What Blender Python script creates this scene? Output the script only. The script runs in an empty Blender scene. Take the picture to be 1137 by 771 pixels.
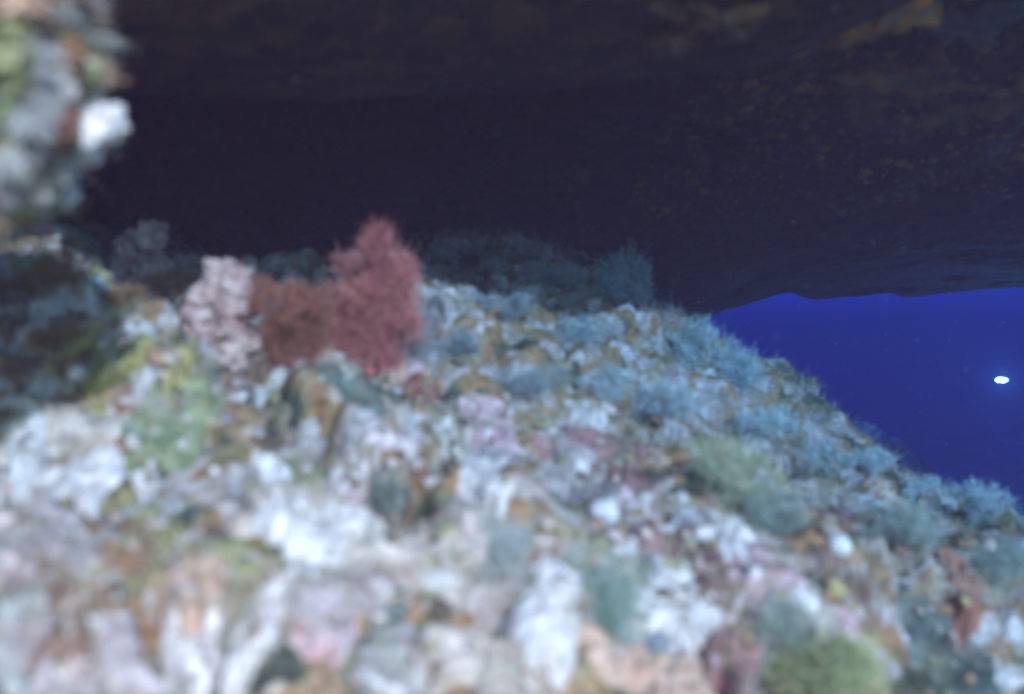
import bpy, math, random
import numpy as np
from mathutils import Vector, Matrix
from mathutils.bvhtree import BVHTree

# ------------------------------------------------------------------ camera, world, sun, exposure
sc = bpy.context.scene
col = sc.collection
W0, H0, F = 1137.0, 771.0, 1092.0          # photograph size and focal length in its pixels
cam_d = bpy.data.cameras.new('camera'); cam = bpy.data.objects.new('camera', cam_d); col.objects.link(cam)
cam.location = (0, 0, 0); cam.rotation_euler = (math.radians(90), 0, 0)
cam_d.sensor_width = 36; cam_d.lens = 36 * F / W0
cam_d.clip_start = 0.02; cam_d.clip_end = 300
cam_d.dof.use_dof = True; cam_d.dof.focus_distance = 3.6; cam_d.dof.aperture_fstop = 3.7
sc.camera = cam

SUN_TO = Vector((-0.30, 0.84, -0.385)).normalized()     # direction the light travels
sun_el = math.asin(-SUN_TO.z); sun_az = math.atan2(-SUN_TO.x, -SUN_TO.y)
world = bpy.data.worlds.new('World'); sc.world = world; world.use_nodes = True
wn = world.node_tree; wn.nodes.clear()
sky = wn.nodes.new('ShaderNodeTexSky'); sky.sky_type = 'NISHITA'; sky.sun_disc = False
sky.sun_elevation = sun_el; sky.sun_rotation = sun_az
bg = wn.nodes.new('ShaderNodeBackground'); bg.inputs[1].default_value = 0.15
wo = wn.nodes.new('ShaderNodeOutputWorld')
wn.links.new(sky.outputs[0], bg.inputs[0]); wn.links.new(bg.outputs[0], wo.inputs[0])

sun_d = bpy.data.lights.new('sun', 'SUN'); sun_d.energy = 5.0; sun_d.angle = math.radians(0.5)
sun_d.color = (1.0, 0.62, 0.54)
sun = bpy.data.objects.new('sun', sun_d); col.objects.link(sun)
sun.rotation_euler = SUN_TO.to_track_quat('-Z', 'Y').to_euler(); sun.location = (0.5, -2, 3)

sc.view_settings.view_transform = 'Standard'; sc.view_settings.look = 'None'
sc.view_settings.gamma = 1.0; sc.view_settings.use_curve_mapping = False
sc.view_settings.exposure = 0.93
sc.render.engine = 'CYCLES'
sc.cycles.use_denoising = True
sc.cycles.max_bounces = 6; sc.cycles.volume_bounces = 3; sc.cycles.diffuse_bounces = 3
sc.cycles.pixel_filter_type = 'BLACKMAN_HARRIS'; sc.cycles.filter_width = 3.0

rng = np.random.default_rng(7)
random.seed(7)

# ------------------------------------------------------------------ noise
_perm = rng.permutation(256); _perm = np.concatenate([_perm, _perm, _perm])
_g = rng.normal(size=(256, 3)); _g /= np.linalg.norm(_g, axis=1)[:, None]
_rp = rng.random((256, 3))
def _hash(i, j, k): return _perm[_perm[_perm[i & 255] + (j & 255)] + (k & 255)]
def perlin(p):
    i = np.floor(p).astype(int); f = p - i
    u = f * f * f * (f * (f * 6 - 15) + 10)
    r = 0
    for a in (0, 1):
        for b in (0, 1):
            for c in (0, 1):
                g = _g[_hash(i[:, 0] + a, i[:, 1] + b, i[:, 2] + c)]
                d = ((f - np.array([a, b, c])) * g).sum(1)
                w = (u[:, 0] if a else 1 - u[:, 0]) * (u[:, 1] if b else 1 - u[:, 1]) * (u[:, 2] if c else 1 - u[:, 2])
                r = r + w * d
    return r * 1.5
def fbm(p, o=4, gain=0.5):
    r = 0; a = 1.0
    for k in range(o):
        r = r + a * perlin(p * (2.03 ** k) + 17.3 * k); a *= gain
    return r
def worley(p):
    i = np.floor(p).astype(int); best = np.full(len(p), 9.0)
    for a in (-1, 0, 1):
        for b in (-1, 0, 1):
            for c in (-1, 0, 1):
                q = i + np.array([a, b, c])
                o = q + _rp[_hash(q[:, 0], q[:, 1], q[:, 2])]
                best = np.minimum(best, ((o - p) ** 2).sum(1))
    return np.sqrt(best)
def sstep(a, b, x):
    t = np.clip((x - a) / (b - a), 0, 1); return t * t * (3 - 2 * t)

# ------------------------------------------------------------------ mesh helpers
def mesh_np(name, V, faces_list, colors=None, smooth=True):
    """faces_list: list of int arrays (n,3) or (n,4)"""
    me = bpy.data.meshes.new(name)
    V = np.asarray(V, dtype=np.float32)
    me.vertices.add(len(V)); me.vertices.foreach_set('co', V.ravel())
    lv = np.concatenate([f.ravel() for f in faces_list]).astype(np.int32)
    tot = np.concatenate([np.full(len(f), f.shape[1]) for f in faces_list]).astype(np.int32)
    st = np.concatenate([[0], np.cumsum(tot)[:-1]]).astype(np.int32)
    me.loops.add(len(lv)); me.loops.foreach_set('vertex_index', lv)
    me.polygons.add(len(tot)); me.polygons.foreach_set('loop_start', st); me.polygons.foreach_set('loop_total', tot)
    me.polygons.foreach_set('use_smooth', np.full(len(tot), smooth))
    if colors is not None:
        at = me.attributes.new('col', 'FLOAT_COLOR', 'POINT')
        c4 = np.ones((len(V), 4), dtype=np.float32); c4[:, :3] = colors
        at.data.foreach_set('color', c4.ravel())
    me.update(calc_edges=True); me.validate()
    return me
def link(name, me, mat=None, parent=None, **props):
    o = bpy.data.objects.new(name, me); col.objects.link(o)
    if mat is not None and me is not None: me.materials.append(mat)
    if parent is not None: o.parent = parent
    for k, v in props.items(): o[k] = v
    return o
def grid_faces(nx, ny):
    idx = np.arange(nx * ny).reshape(ny, nx)
    return np.stack([idx[:-1, :-1], idx[:-1, 1:], idx[1:, 1:], idx[1:, :-1]], -1).reshape(-1, 4)
def bvh_of(V, Fq): return BVHTree.FromPolygons([tuple(v) for v in V.tolist()], Fq.tolist())
_ico = {}
def ico(n):
    if n not in _ico:
        import bmesh
        bm = bmesh.new(); bmesh.ops.create_icosphere(bm, subdivisions=n, radius=1)
        bm.verts.ensure_lookup_table()
        _ico[n] = (np.array([v.co[:] for v in bm.verts]), np.array([[v.index for v in f.verts] for f in bm.faces]))
        bm.free()
    return _ico[n]

# ------------------------------------------------------------------ materials
def nodes_of(name):
    m = bpy.data.materials.new(name); m.use_nodes = True
    nt = m.node_tree; return m, nt, nt.nodes['Principled BSDF']
def N(nt, t, **kw):
    n = nt.nodes.new(t)
    for k, v in kw.items(): setattr(n, k, v)
    return n
def living(name, c1, c2, scale=60, rough=0.75, bump=0.35, c3=None, bscale=None, speck=.75):
    """pigment mottled between two (three) colours, fine bumps"""
    m, nt, b = nodes_of(name)
    tc = N(nt, 'ShaderNodeTexCoord')
    no = N(nt, 'ShaderNodeTexNoise'); no.inputs['Scale'].default_value = scale; no.inputs['Detail'].default_value = 5
    rp = N(nt, 'ShaderNodeValToRGB'); e = rp.color_ramp.elements
    e[0].position = 0.36; e[0].color = (*c1, 1); e[1].position = 0.62; e[1].color = (*c2, 1)
    if c3: x = e.new(0.72); x.color = (*c3, 1)
    nt.links.new(tc.outputs['Object'], no.inputs['Vector']); nt.links.new(no.outputs['Fac'], rp.inputs['Fac'])
    ep = N(nt, 'ShaderNodeTexNoise'); ep.inputs['Scale'].default_value = scale * 1.1; ep.inputs['Detail'].default_value = 7; ep.inputs['Roughness'].default_value = .7
    of = N(nt, 'ShaderNodeVectorMath', operation='ADD'); of.inputs[1].default_value = (3.1, 7.7, 1.3)
    nt.links.new(tc.outputs['Object'], of.inputs[0]); nt.links.new(of.outputs[0], ep.inputs['Vector'])
    er = N(nt, 'ShaderNodeMapRange'); er.inputs[1].default_value = .53; er.inputs[2].default_value = .64; er.inputs[4].default_value = speck
    nt.links.new(ep.outputs['Fac'], er.inputs[0])
    em = N(nt, 'ShaderNodeMix', data_type='RGBA'); em.inputs[7].default_value = (.20, .19, .15, 1)
    nt.links.new(er.outputs[0], em.inputs[0]); nt.links.new(rp.outputs['Color'], em.inputs[6])
    nt.links.new(em.outputs[2], b.inputs['Base Color'])
    n2 = N(nt, 'ShaderNodeTexNoise'); n2.inputs['Scale'].default_value = bscale or scale * 5; n2.inputs['Detail'].default_value = 4
    nt.links.new(tc.outputs['Object'], n2.inputs['Vector'])
    bp = N(nt, 'ShaderNodeBump'); bp.inputs['Strength'].default_value = bump; bp.inputs['Distance'].default_value = 0.003
    nt.links.new(n2.outputs['Fac'], bp.inputs['Height']); nt.links.new(bp.outputs['Normal'], b.inputs['Normal'])
    b.inputs['Roughness'].default_value = rough; b.inputs['Specular IOR Level'].default_value = 0.2
    return m
def tinted(name, rough=0.85, bump=0.0):
    """pigment stored per piece on the mesh"""
    m, nt, b = nodes_of(name)
    a = N(nt, 'ShaderNodeAttribute', attribute_name='col')
    tc = N(nt, 'ShaderNodeTexCoord')
    no = N(nt, 'ShaderNodeTexNoise'); no.inputs['Scale'].default_value = 140; no.inputs['Detail'].default_value = 3
    mr = N(nt, 'ShaderNodeMapRange'); mr.inputs[1].default_value = 0.3; mr.inputs[2].default_value = 0.7
    mr.inputs[3].default_value = 0.62; mr.inputs[4].default_value = 1.2
    mx = N(nt, 'ShaderNodeMix', data_type='RGBA', blend_type='MULTIPLY'); mx.inputs[0].default_value = 1
    nt.links.new(tc.outputs['Object'], no.inputs['Vector']); nt.links.new(no.outputs['Fac'], mr.inputs[0])
    nt.links.new(a.outputs['Color'], mx.inputs[6]); nt.links.new(mr.outputs[0], mx.inputs[7])
    nt.links.new(mx.outputs[2], b.inputs['Base Color'])
    if bump:
        bp = N(nt, 'ShaderNodeBump'); bp.inputs['Strength'].default_value = bump; bp.inputs['Distance'].default_value = 0.002
        n2 = N(nt, 'ShaderNodeTexNoise'); n2.inputs['Scale'].default_value = 420
        nt.links.new(tc.outputs['Object'], n2.inputs['Vector']); nt.links.new(n2.outputs['Fac'], bp.inputs['Height'])
        nt.links.new(bp.outputs['Normal'], b.inputs['Normal'])
    b.inputs['Roughness'].default_value = rough; b.inputs['Specular IOR Level'].default_value = 0.15
    return m
def rock_mat(name, stops, sc1=9.0, sc2=38.0, dark=0.5):
    m, nt, b = nodes_of(name)
    tc = N(nt, 'ShaderNodeTexCoord')
    wp = N(nt, 'ShaderNodeTexNoise'); wp.inputs['Scale'].default_value = 14; wp.inputs['Detail'].default_value = 4
    sub = N(nt, 'ShaderNodeVectorMath', operation='MULTIPLY_ADD'); sub.inputs[1].default_value = (0.09,) * 3
    nt.links.new(tc.outputs['Object'], wp.inputs['Vector'])
    nt.links.new(wp.outputs['Color'], sub.inputs[0]); nt.links.new(tc.outputs['Object'], sub.inputs[2])
    vo = N(nt, 'ShaderNodeTexVoronoi'); vo.inputs['Scale'].default_value = sc2
    nt.links.new(sub.outputs[0], vo.inputs['Vector'])
    sp = N(nt, 'ShaderNodeSeparateColor'); nt.links.new(vo.outputs['Color'], sp.inputs[0])
    no = N(nt, 'ShaderNodeTexNoise'); no.inputs['Scale'].default_value = sc1; no.inputs['Detail'].default_value = 6; no.inputs['Roughness'].default_value = 0.65
    nt.links.new(sub.outputs[0], no.inputs['Vector'])
    mi = N(nt, 'ShaderNodeMix'); mi.inputs[0].default_value = 0.33
    nt.links.new(no.outputs['Fac'], mi.inputs[2]); nt.links.new(sp.outputs[0], mi.inputs[3])
    rp = N(nt, 'ShaderNodeValToRGB'); e = rp.color_ramp.elements
    e[0].position = stops[0][0]; e[0].color = (*stops[0][1], 1); e[1].position = stops[-1][0]; e[1].color = (*stops[-1][1], 1)
    for p, c in stops[1:-1]:
        x = e.new(p); x.color = (*c, 1)
    nt.links.new(mi.outputs[0], rp.inputs['Fac'])
    fn = N(nt, 'ShaderNodeTexNoise'); fn.inputs['Scale'].default_value = 150; fn.inputs['Detail'].default_value = 6
    nt.links.new(tc.outputs['Object'], fn.inputs['Vector'])
    mr = N(nt, 'ShaderNodeMapRange'); mr.inputs[1].default_value = 0.3; mr.inputs[2].default_value = 0.7
    mr.inputs[3].default_value = dark; mr.inputs[4].default_value = 1.25
    nt.links.new(fn.outputs['Fac'], mr.inputs[0])
    mx = N(nt, 'ShaderNodeMix', data_type='RGBA', blend_type='MULTIPLY'); mx.inputs[0].default_value = 1
    nt.links.new(rp.outputs['Color'], mx.inputs[6]); nt.links.new(mr.outputs[0], mx.inputs[7])
    nt.links.new(mx.outputs[2], b.inputs['Base Color'])
    bp = N(nt, 'ShaderNodeBump'); bp.inputs['Strength'].default_value = 0.6; bp.inputs['Distance'].default_value = 0.006
    nt.links.new(fn.outputs['Fac'], bp.inputs['Height']); nt.links.new(bp.outputs['Normal'], b.inputs['Normal'])
    b.inputs['Roughness'].default_value = 0.9; b.inputs['Specular IOR Level'].default_value = 0.15
    return m

M_REEF = rock_mat('reef_rock', [(0.25, (.07, .06, .05)), (0.34, (.08, .10, .08)), (0.40, (.24, .20, .10)), (0.45, (.36, .19, .10)), (0.51, (.34, .29, .20)),
                                (0.57, (.42, .34, .31)), (0.64, (.52, .46, .45)), (0.75, (.64, .61, .60))])
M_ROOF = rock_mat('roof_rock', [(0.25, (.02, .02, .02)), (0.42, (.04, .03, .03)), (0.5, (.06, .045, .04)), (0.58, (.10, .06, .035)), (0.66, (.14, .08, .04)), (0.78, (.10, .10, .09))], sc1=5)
M_OUT = rock_mat('outcrop_rock', [(0.25, (.06, .07, .05)), (0.4, (.15, .13, .07)), (0.48, (.19, .26, .12)), (0.56, (.30, .30, .22)), (0.66, (.45, .46, .48)), (0.8, (.55, .55, .56))], sc1=14)
M_SAND = rock_mat('sea_bed_sand', [(0.3, (.10, .10, .09)), (0.5, (.22, .21, .18)), (0.7, (.32, .30, .26))], sc1=1.2, sc2=5)
M_TURF = tinted('turf_pigment'); M_NOD = tinted('nodule_pigment', bump=0.4)
P = {}
def pal(k, *a, **kw): P[k] = living(k, *a, **kw)
pal('white', (.58, .53, .53), (.80, .75, .74), 70, speck=.5)
pal('clean_white', (.74, .72, .74), (.84, .82, .83), 70, speck=.1)
pal('white_cold', (.46, .44, .44), (.70, .67, .66), 70)
pal('pale_pink', (.52, .36, .38), (.76, .68, .69), 55)
pal('pink_grey', (.40, .22, .20), (.64, .46, .42), 55)
pal('pink', (.44, .26, .28), (.66, .48, .50), 55)
pal('mauve', (.28, .23, .23), (.52, .45, .46), 50)
pal('beige', (.38, .30, .24), (.66, .58, .54), 50)
pal('orange', (.22, .11, .06), (.40, .23, .14), 60)
pal('peach', (.50, .30, .22), (.66, .48, .39), 60)
pal('rust', (.18, .07, .05), (.38, .16, .11), 60)
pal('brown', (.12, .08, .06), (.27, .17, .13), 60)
pal('redbrown', (.17, .08, .08), (.36, .20, .19), 55)
pal('yellow', (.32, .26, .08), (.58, .48, .20), 60)
pal('olive', (.15, .16, .06), (.34, .34, .15), 55)
pal('green', (.15, .18, .09), (.35, .37, .21), 55)
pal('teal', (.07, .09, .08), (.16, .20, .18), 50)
pal('blue_grey', (.25, .25, .24), (.46, .46, .45), 55)
pal('blue', (.27, .32, .40), (.46, .51, .58), 60)
pal('red', (.36, .14, .17), (.52, .28, .30), 60)
pal('red_branch', (.30, .055, .06), (.50, .13, .13), 80)
pal('maroon', (.13, .05, .05), (.27, .11, .09), 80)
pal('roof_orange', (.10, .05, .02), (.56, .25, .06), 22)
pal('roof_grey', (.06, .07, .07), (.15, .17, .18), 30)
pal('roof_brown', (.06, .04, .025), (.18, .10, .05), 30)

# ------------------------------------------------------------------ the reef slope
def base_z(x, y):
    g = np.where(y < .9, .35 * y, .315 + .10 * (1 - np.exp(-(np.maximum(y, .9) - .9) * .35 / .10)))
    g = g - .10 * np.maximum(y - 2.3, 0)
    xt = -.45 * np.maximum(x, 0) - .17 * np.minimum(x, 0) - .10 * np.maximum(x - 1.3, 0)
    return -.352 + g + xt + .135 * np.exp(-((x - .12) / .30) ** 2) * sstep(1.05, 1.75, y)
def base_n(x, y):
    e = 1e-3; x = np.asarray(x, float); y = np.asarray(y, float)
    dx = (base_z(x + e, y) - base_z(x - e, y)) / (2 * e); dy = (base_z(x, y + e) - base_z(x, y - e)) / (2 * e)
    n = np.stack([-dx, -dy, np.ones_like(dx)], -1); return n / np.linalg.norm(n, axis=-1, keepdims=True)
nx, ny = 580, 470
s = np.linspace(-1, 1, nx); gx = .15 + (np.where(s > 0, 3.2, 2.0)) * np.sinh(2.5 * s) / math.sinh(2.5)
t = np.linspace(-math.asinh(1.12 / .35), math.asinh(3.9 / .35), ny); gy = .7 + .35 * np.sinh(t)
X, Y = np.meshgrid(gx, gy)
x, y = X.ravel(), Y.ravel()
p0 = np.stack([x, y, base_z(x, y)], -1); n0 = base_n(x, y)
q = p0 + .03 * np.stack([perlin(p0 / .08), perlin(p0 / .08 + 31), perlin(p0 / .08 + 57)], -1)
h = .050 * fbm(p0 / .33, 3) + .034 * (.55 - worley(q / .17)) + .020 * (.5 - worley(q / .055 + 9)) + .012 * fbm(q / .035, 4) \
    - .044 * sstep(.2, .55, perlin(q / .10 + 77)) + .006 * (.5 - worley(q / .022 + 3))
h = h + .005
REEF_V = p0 + n0 * h[:, None]
REEF_F = grid_faces(nx, ny)
reef = link('reef_slope', mesh_np('reef_slope', REEF_V, [REEF_F]), M_REEF, kind='structure')
REEF = bvh_of(REEF_V, REEF_F)

# sea bed out to where the water hides it
bx = np.concatenate([-np.geomspace(42, 1.0, 40), np.linspace(-.9, .9, 10), np.geomspace(1.0, 42, 150)])
by = np.concatenate([np.linspace(-.42, 2, 24), np.geomspace(2.1, 42, 160)])
BX, BY = np.meshgrid(bx, by); bp_ = np.stack([BX.ravel(), BY.ravel(), 0 * BX.ravel()], -1)
bz = -1.25 + .30 * fbm(bp_ / 2.6, 4) + 1.0 * np.exp(-((bp_[:, 0] - 1.6) ** 2 / .9 + (bp_[:, 1] - 5.5) ** 2 / .55)) + .10 * fbm(bp_ / .5, 4) + .35 * np.exp(-((bp_[:, 0] - 3.6) ** 2 / 2 + (bp_[:, 1] - 8) ** 2 / 3))
bp_[:, 2] = np.minimum(bz, np.where(bp_[:, 1] < 4.2, -.75, 0))
link('sea_bed', mesh_np('sea_bed', bp_, [grid_faces(len(bx), len(by))]), M_SAND, kind='structure')

# ------------------------------------------------------------------ the overhanging roof
def roof_z(x, y):
    z = .40 - .105 * np.maximum(y - 1.2, 0) + .03 * np.maximum(x - .8, 0)
    z = z - .142 * sstep(.60, .20, x) * sstep(1.5, .9, y) - .025 * sstep(-.02, -.25, x) * sstep(1.3, .7, y)  # unseen front of the roof lowered to cast shade on the back slope
    z = z - .26 * sstep(.95, .1, x) * sstep(1.7, 3.0, y) - .25 * sstep(-.3, -1.4, x) * sstep(1.0, 2.0, y)
    return z
rx = np.linspace(-1.75, 3.15, 360); ry = np.linspace(0, 1, 260)
RX, RT = np.meshgrid(rx, ry)
lip = 3.45 + .25 * perlin(np.stack([rx / .7, 0 * rx, 0 * rx], -1)) + .16 * perlin(np.stack([rx / .17, 0 * rx + 5, 0 * rx], -1))
front = .76 + .07 * perlin(np.stack([rx / .4, 0 * rx + 9, 0 * rx], -1)) - .12 * sstep(.0, -.25, rx) - .08 * sstep(.60, .20, rx) + .035 * perlin(np.stack([rx / .09, 0 * rx + 2, 0 * rx], -1))  # front edge pulled forward, out of view, to shade more of the reef
RY = front[None, :] + RT * (lip - front)[None, :]
x, y = RX.ravel(), RY.ravel(); rp0 = np.stack([x, y, roof_z(x, y)], -1)
rh = .07 * fbm(rp0 / .5, 3) * (.35 + .65 * sstep(3.2, 2.2, rp0[:, 1])) + (.035 * (.5 - worley(rp0 / .24)) + .012 * (.5 - worley(rp0 / .07)) + .016 * fbm(rp0 / .09, 4)) * (.25 + .75 * sstep(3.0, 1.8, rp0[:, 1]))
ed = sstep(0, .06, RT.ravel()) * sstep(1, .97, RT.ravel())
ROOF_V = rp0.copy(); ROOF_V[:, 2] -= rh * (.15 + .85 * ed * sstep(.8, 1.5, ROOF_V[:, 1])); ROOF_V[:, 2] += .03 * (1 - sstep(0, .05, RT.ravel()))
ROOF_F = grid_faces(360, 260)
ROOF = bvh_of(ROOF_V, ROOF_F)
# close the slab upwards
TOPZ = .78
idx = np.arange(360 * 260).reshape(260, 360)
ring = np.concatenate([idx[0, :-1], idx[:-1, -1], idx[-1, :0:-1], idx[:0:-1, 0]])
top = ROOF_V[ring].copy(); top[:, 2] = np.maximum(top[:, 2] + .14, TOPZ - .21 * np.maximum(top[:, 1] - 1.4, 0)) - .04 * (1 + perlin(top / .3))
nb = len(ROOF_V); k = np.arange(len(ring)); k2 = (k + 1) % len(ring)
side = np.stack([ring[k], nb + k, nb + k2, ring[k2]], -1)
cen = np.array([[.6, 2.0, .66]]); cap = np.stack([nb + k, np.full(len(k), nb + len(ring)), nb + k2], -1)
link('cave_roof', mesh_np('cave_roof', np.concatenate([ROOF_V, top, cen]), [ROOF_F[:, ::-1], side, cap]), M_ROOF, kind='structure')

# ------------------------------------------------------------------ the near rock outcrop leaning in
def tube_rock(path, radii, nseg=90, nr=120, seed=0, amp=1.0):
    path = np.array(path, float); radii = np.array(radii, float)
    d = np.concatenate([[0], np.cumsum(np.linalg.norm(np.diff(path, axis=0), axis=1))]); d /= d[-1]
    tt = np.linspace(0, 1, nseg)
    c = np.stack([np.interp(tt, d, path[:, i]) for i in range(3)], -1); r = np.interp(tt, d, radii)
    for _ in range(6):
        c[1:-1] = (c[:-2] + c[1:-1] * 2 + c[2:]) / 4; r[1:-1] = (r[:-2] + 2 * r[1:-1] + r[2:]) / 4
    r = r * np.sqrt(np.clip(1 - np.clip((tt - .86) / .14, 0, 1) ** 2, 0.0004, 1))
    tg = np.gradient(c, axis=0); tg /= np.linalg.norm(tg, axis=1)[:, None]
    a = np.cross(tg, [0, 1, 0]); a /= np.linalg.norm(a, axis=1)[:, None]; b = np.cross(tg, a)
    ph = np.linspace(0, 2 * np.pi, nr, endpoint=False)
    dirs = a[:, None] * np.cos(ph)[None, :, None] + b[:, None] * np.sin(ph)[None, :, None]
    V = (c[:, None] + dirs * r[:, None, None]).reshape(-1, 3); D = dirs.reshape(-1, 3)
    hh = amp * (.03 * fbm(V / .12 + seed, 3) + .022 * (.5 - worley(V / .05 + seed)) + .006 * fbm(V / .02, 3))
    V = V + D * (hh * np.minimum(1, np.repeat(r, nr) / .05))[:, None]
    I = np.arange(nseg * nr).reshape(nseg, nr); J = np.roll(I, -1, 1)
    Fq = np.stack([I[:-1], J[:-1], J[1:], I[1:]], -1).reshape(-1, 4)
    return V, Fq
OUT_V, OUT_F = tube_rock([(-.62, .40, -.45), (-.56, .43, -.1), (-.45, .45, .10), (-.33, .45, .135), (-.196, .45, .125)],
                         [.16, .14, .125, .115, .088])
out = link('rock_outcrop', mesh_np('rock_outcrop', OUT_V, [OUT_F]), M_OUT,
           label='algae covered rock outcrop jutting out above the reef beside the dark hollow', category='rock')
OUT = bvh_of(OUT_V, OUT_F)

# ------------------------------------------------------------------ placing
def ray(u, v): return Vector(((u - W0 / 2) / F, 1, (H0 / 2 - v) / F)).normalized()
SURF = {'reef': REEF, 'roof': ROOF, 'out': OUT}
def hit(u, v, surf='reef'):
    d = ray(u, v); loc, n, i, dist = SURF[surf].ray_cast(Vector((0, 0, 0)), d)
    k = 0
    while surf == 'reef' and k < 40 and (loc is None or dist > 2.2):
        k += 1; v += 4; d = ray(u, v); loc, n, i, dist = SURF[surf].ray_cast(Vector((0, 0, 0)), d)
    if loc is None:
        loc, n, i, dist = SURF[surf].find_nearest(d * (1.0 if surf == 'reef' else .45 if surf == 'out' else 2.0))
        dist = loc.length
    if surf == 'reef': n = Vector(base_n(loc.x, loc.y).tolist())
    elif surf == 'roof': n = Vector((0, -.25, -1)).normalized()
    else:
        if n.dot(d) > 0: n = -n
        n = (n + Vector((.2, -1, 0)) * .8).normalized()
    return loc, n, dist, d
def frame(n, d):
    e1 = Vector((1, 0, 0)); e1 = (e1 - n * e1.dot(n)).normalized(); e2 = n.cross(e1)
    return e1, e2                                            # right, and away up the slope

def crust_mesh(c, n, e1, e2, a, b, rot, thick, surf, seed, lumps=1.0, wob=.30, nr=22, na=72):
    c = np.array(c); n_ = np.array(n); e1 = np.array(e1); e2 = np.array(e2)
    th = np.linspace(0, 2 * np.pi, na, endpoint=False)
    cir = np.stack([np.cos(th), np.sin(th), 0 * th + seed * 3.7], -1)
    R = 1 + wob * fbm(cir * 1.3, 4, .6) * 1.6
    rr = np.linspace(0, 1, nr)[1:]
    A = (rr[:, None] * R[None] * np.cos(th)).ravel() * a; B = (rr[:, None] * R[None] * np.sin(th)).ravel() * b
    cr, sr = math.cos(rot), math.sin(rot)
    A, B = np.concatenate([[0], A]), np.concatenate([[0], B])
    P2 = c + e1 * (A * cr - B * sr)[:, None] + e2 * (A * sr + B * cr)[:, None]
    rad = np.concatenate([[0], np.repeat(rr, na)])
    m = min(a, b)
    prof = thick * np.clip(1 - rad ** 5, 0, 1) ** .5 - .15 * thick * (rad > .99) - .003 * (rad > .99)
    lump = lumps * thick * (.55 * fbm(P2 / (m * .55) + seed, 2) + .45 * (.5 - worley(P2 / (m * .42) + seed))) * (1 - rad ** 4)
    V = []
    bv = SURF[surf]; nv = Vector(n_)
    up = max(.05, 1.2 * max(a, b))
    for q in P2:
        loc = bv.ray_cast(Vector(q) + nv * up, -nv, up * 2.5)[0]
        V.append(loc[:] if loc is not None and (loc - Vector(q)).length < up * 1.1 else tuple(q))
    V = np.array(V)
    # the skin of the animal bridges the finest roughness under it
    hgt = (V - c) @ n_; flat = V - hgt[:, None] * n_
    G = hgt[1:].reshape(nr - 1, na)
    G0 = G.copy(); md = np.median(G); G = np.clip(G, md - .5 * m, md + .5 * m)
    for _ in range(5 if lumps > .75 else 8):
        G = (np.roll(G, 1, 1) + np.roll(G, -1, 1) + 2 * G) / 4
        G[1:-1] = (G[:-2] + G[2:] + 2 * G[1:-1]) / 4
    G[-1] = np.minimum(G0[-1], G[-1]) - .004
    hgt = np.concatenate([[G[0].mean()], G.ravel()])
    fine = (.0028 * fbm(V / .011 + seed, 3) + .0018 * (.5 - worley(V / .009 + seed))) * (1 - rad ** 6)
    V = flat + (hgt + prof + lump + fine)[:, None] * n_
    I = 1 + np.arange((nr - 1) * na).reshape(nr - 1, na); J = np.roll(I, -1, 1)
    fq = np.stack([I[:-1], I[1:], J[1:], J[:-1]], -1).reshape(-1, 4)
    ft = np.stack([np.zeros(na, int), I[0], J[0]], -1)
    return V, [fq, ft]

def ball_mesh(c, n, r, squash, seed, sub=4, rough=.12):
    V, T = ico(sub)
    V = V * (1 + rough * fbm(V * 1.4 + seed, 3)[:, None] + .04 * fbm(V * 6 + seed, 2)[:, None])
    Rm = np.array(Vector(n).to_track_quat('Z', 'Y').to_matrix())
    V = (V * np.array([1, 1, squash]) * r) @ Rm.T + np.array(c)
    return V, [T]

def filaments(Pn, D, L, Wd, B, C, tipc=None):
    """tapered blades; all arguments are arrays over filaments"""
    m = len(Pn); side = np.cross(D, rng.normal(size=(m, 3))); side /= np.linalg.norm(side, axis=1)[:, None] + 1e-9
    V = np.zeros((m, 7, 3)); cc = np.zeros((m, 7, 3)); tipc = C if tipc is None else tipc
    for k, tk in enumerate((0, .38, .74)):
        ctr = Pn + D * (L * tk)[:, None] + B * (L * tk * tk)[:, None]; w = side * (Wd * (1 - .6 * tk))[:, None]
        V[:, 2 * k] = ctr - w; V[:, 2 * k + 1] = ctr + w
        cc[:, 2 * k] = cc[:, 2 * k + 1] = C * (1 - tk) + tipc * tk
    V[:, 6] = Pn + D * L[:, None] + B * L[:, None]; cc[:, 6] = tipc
    o = (np.arange(m) * 7)[:, None]
    fq = np.concatenate([o + np.array([[0, 1, 3, 2]]), o + np.array([[2, 3, 5, 4]])]); ft = o + np.array([[4, 5, 6]])
    return V.reshape(-1, 3), [fq, ft], cc.reshape(-1, 3)
def unit(v): return v / (np.linalg.norm(v, axis=-1, keepdims=True) + 1e-9)

SEED = [0]; CRUSTS = []
def nxt(): SEED[0] += 1; return SEED[0] * 1.618
def empty(name, loc, label, cat, group=None):
    o = bpy.data.objects.new(name, None); col.objects.link(o); o.location = loc; o.empty_display_size = .02
    o['label'] = label; o['category'] = cat
    if group: o['group'] = group
    return o
def sizes(pxw, pxh, d, n, dist):
    f = max(.5, abs(n.dot(d))); return pxw / F * dist, pxh / F * dist / f
def setp(o, label, cat, group=None):
    o['label'] = label; o['category'] = cat
    if group: o['group'] = group

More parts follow.
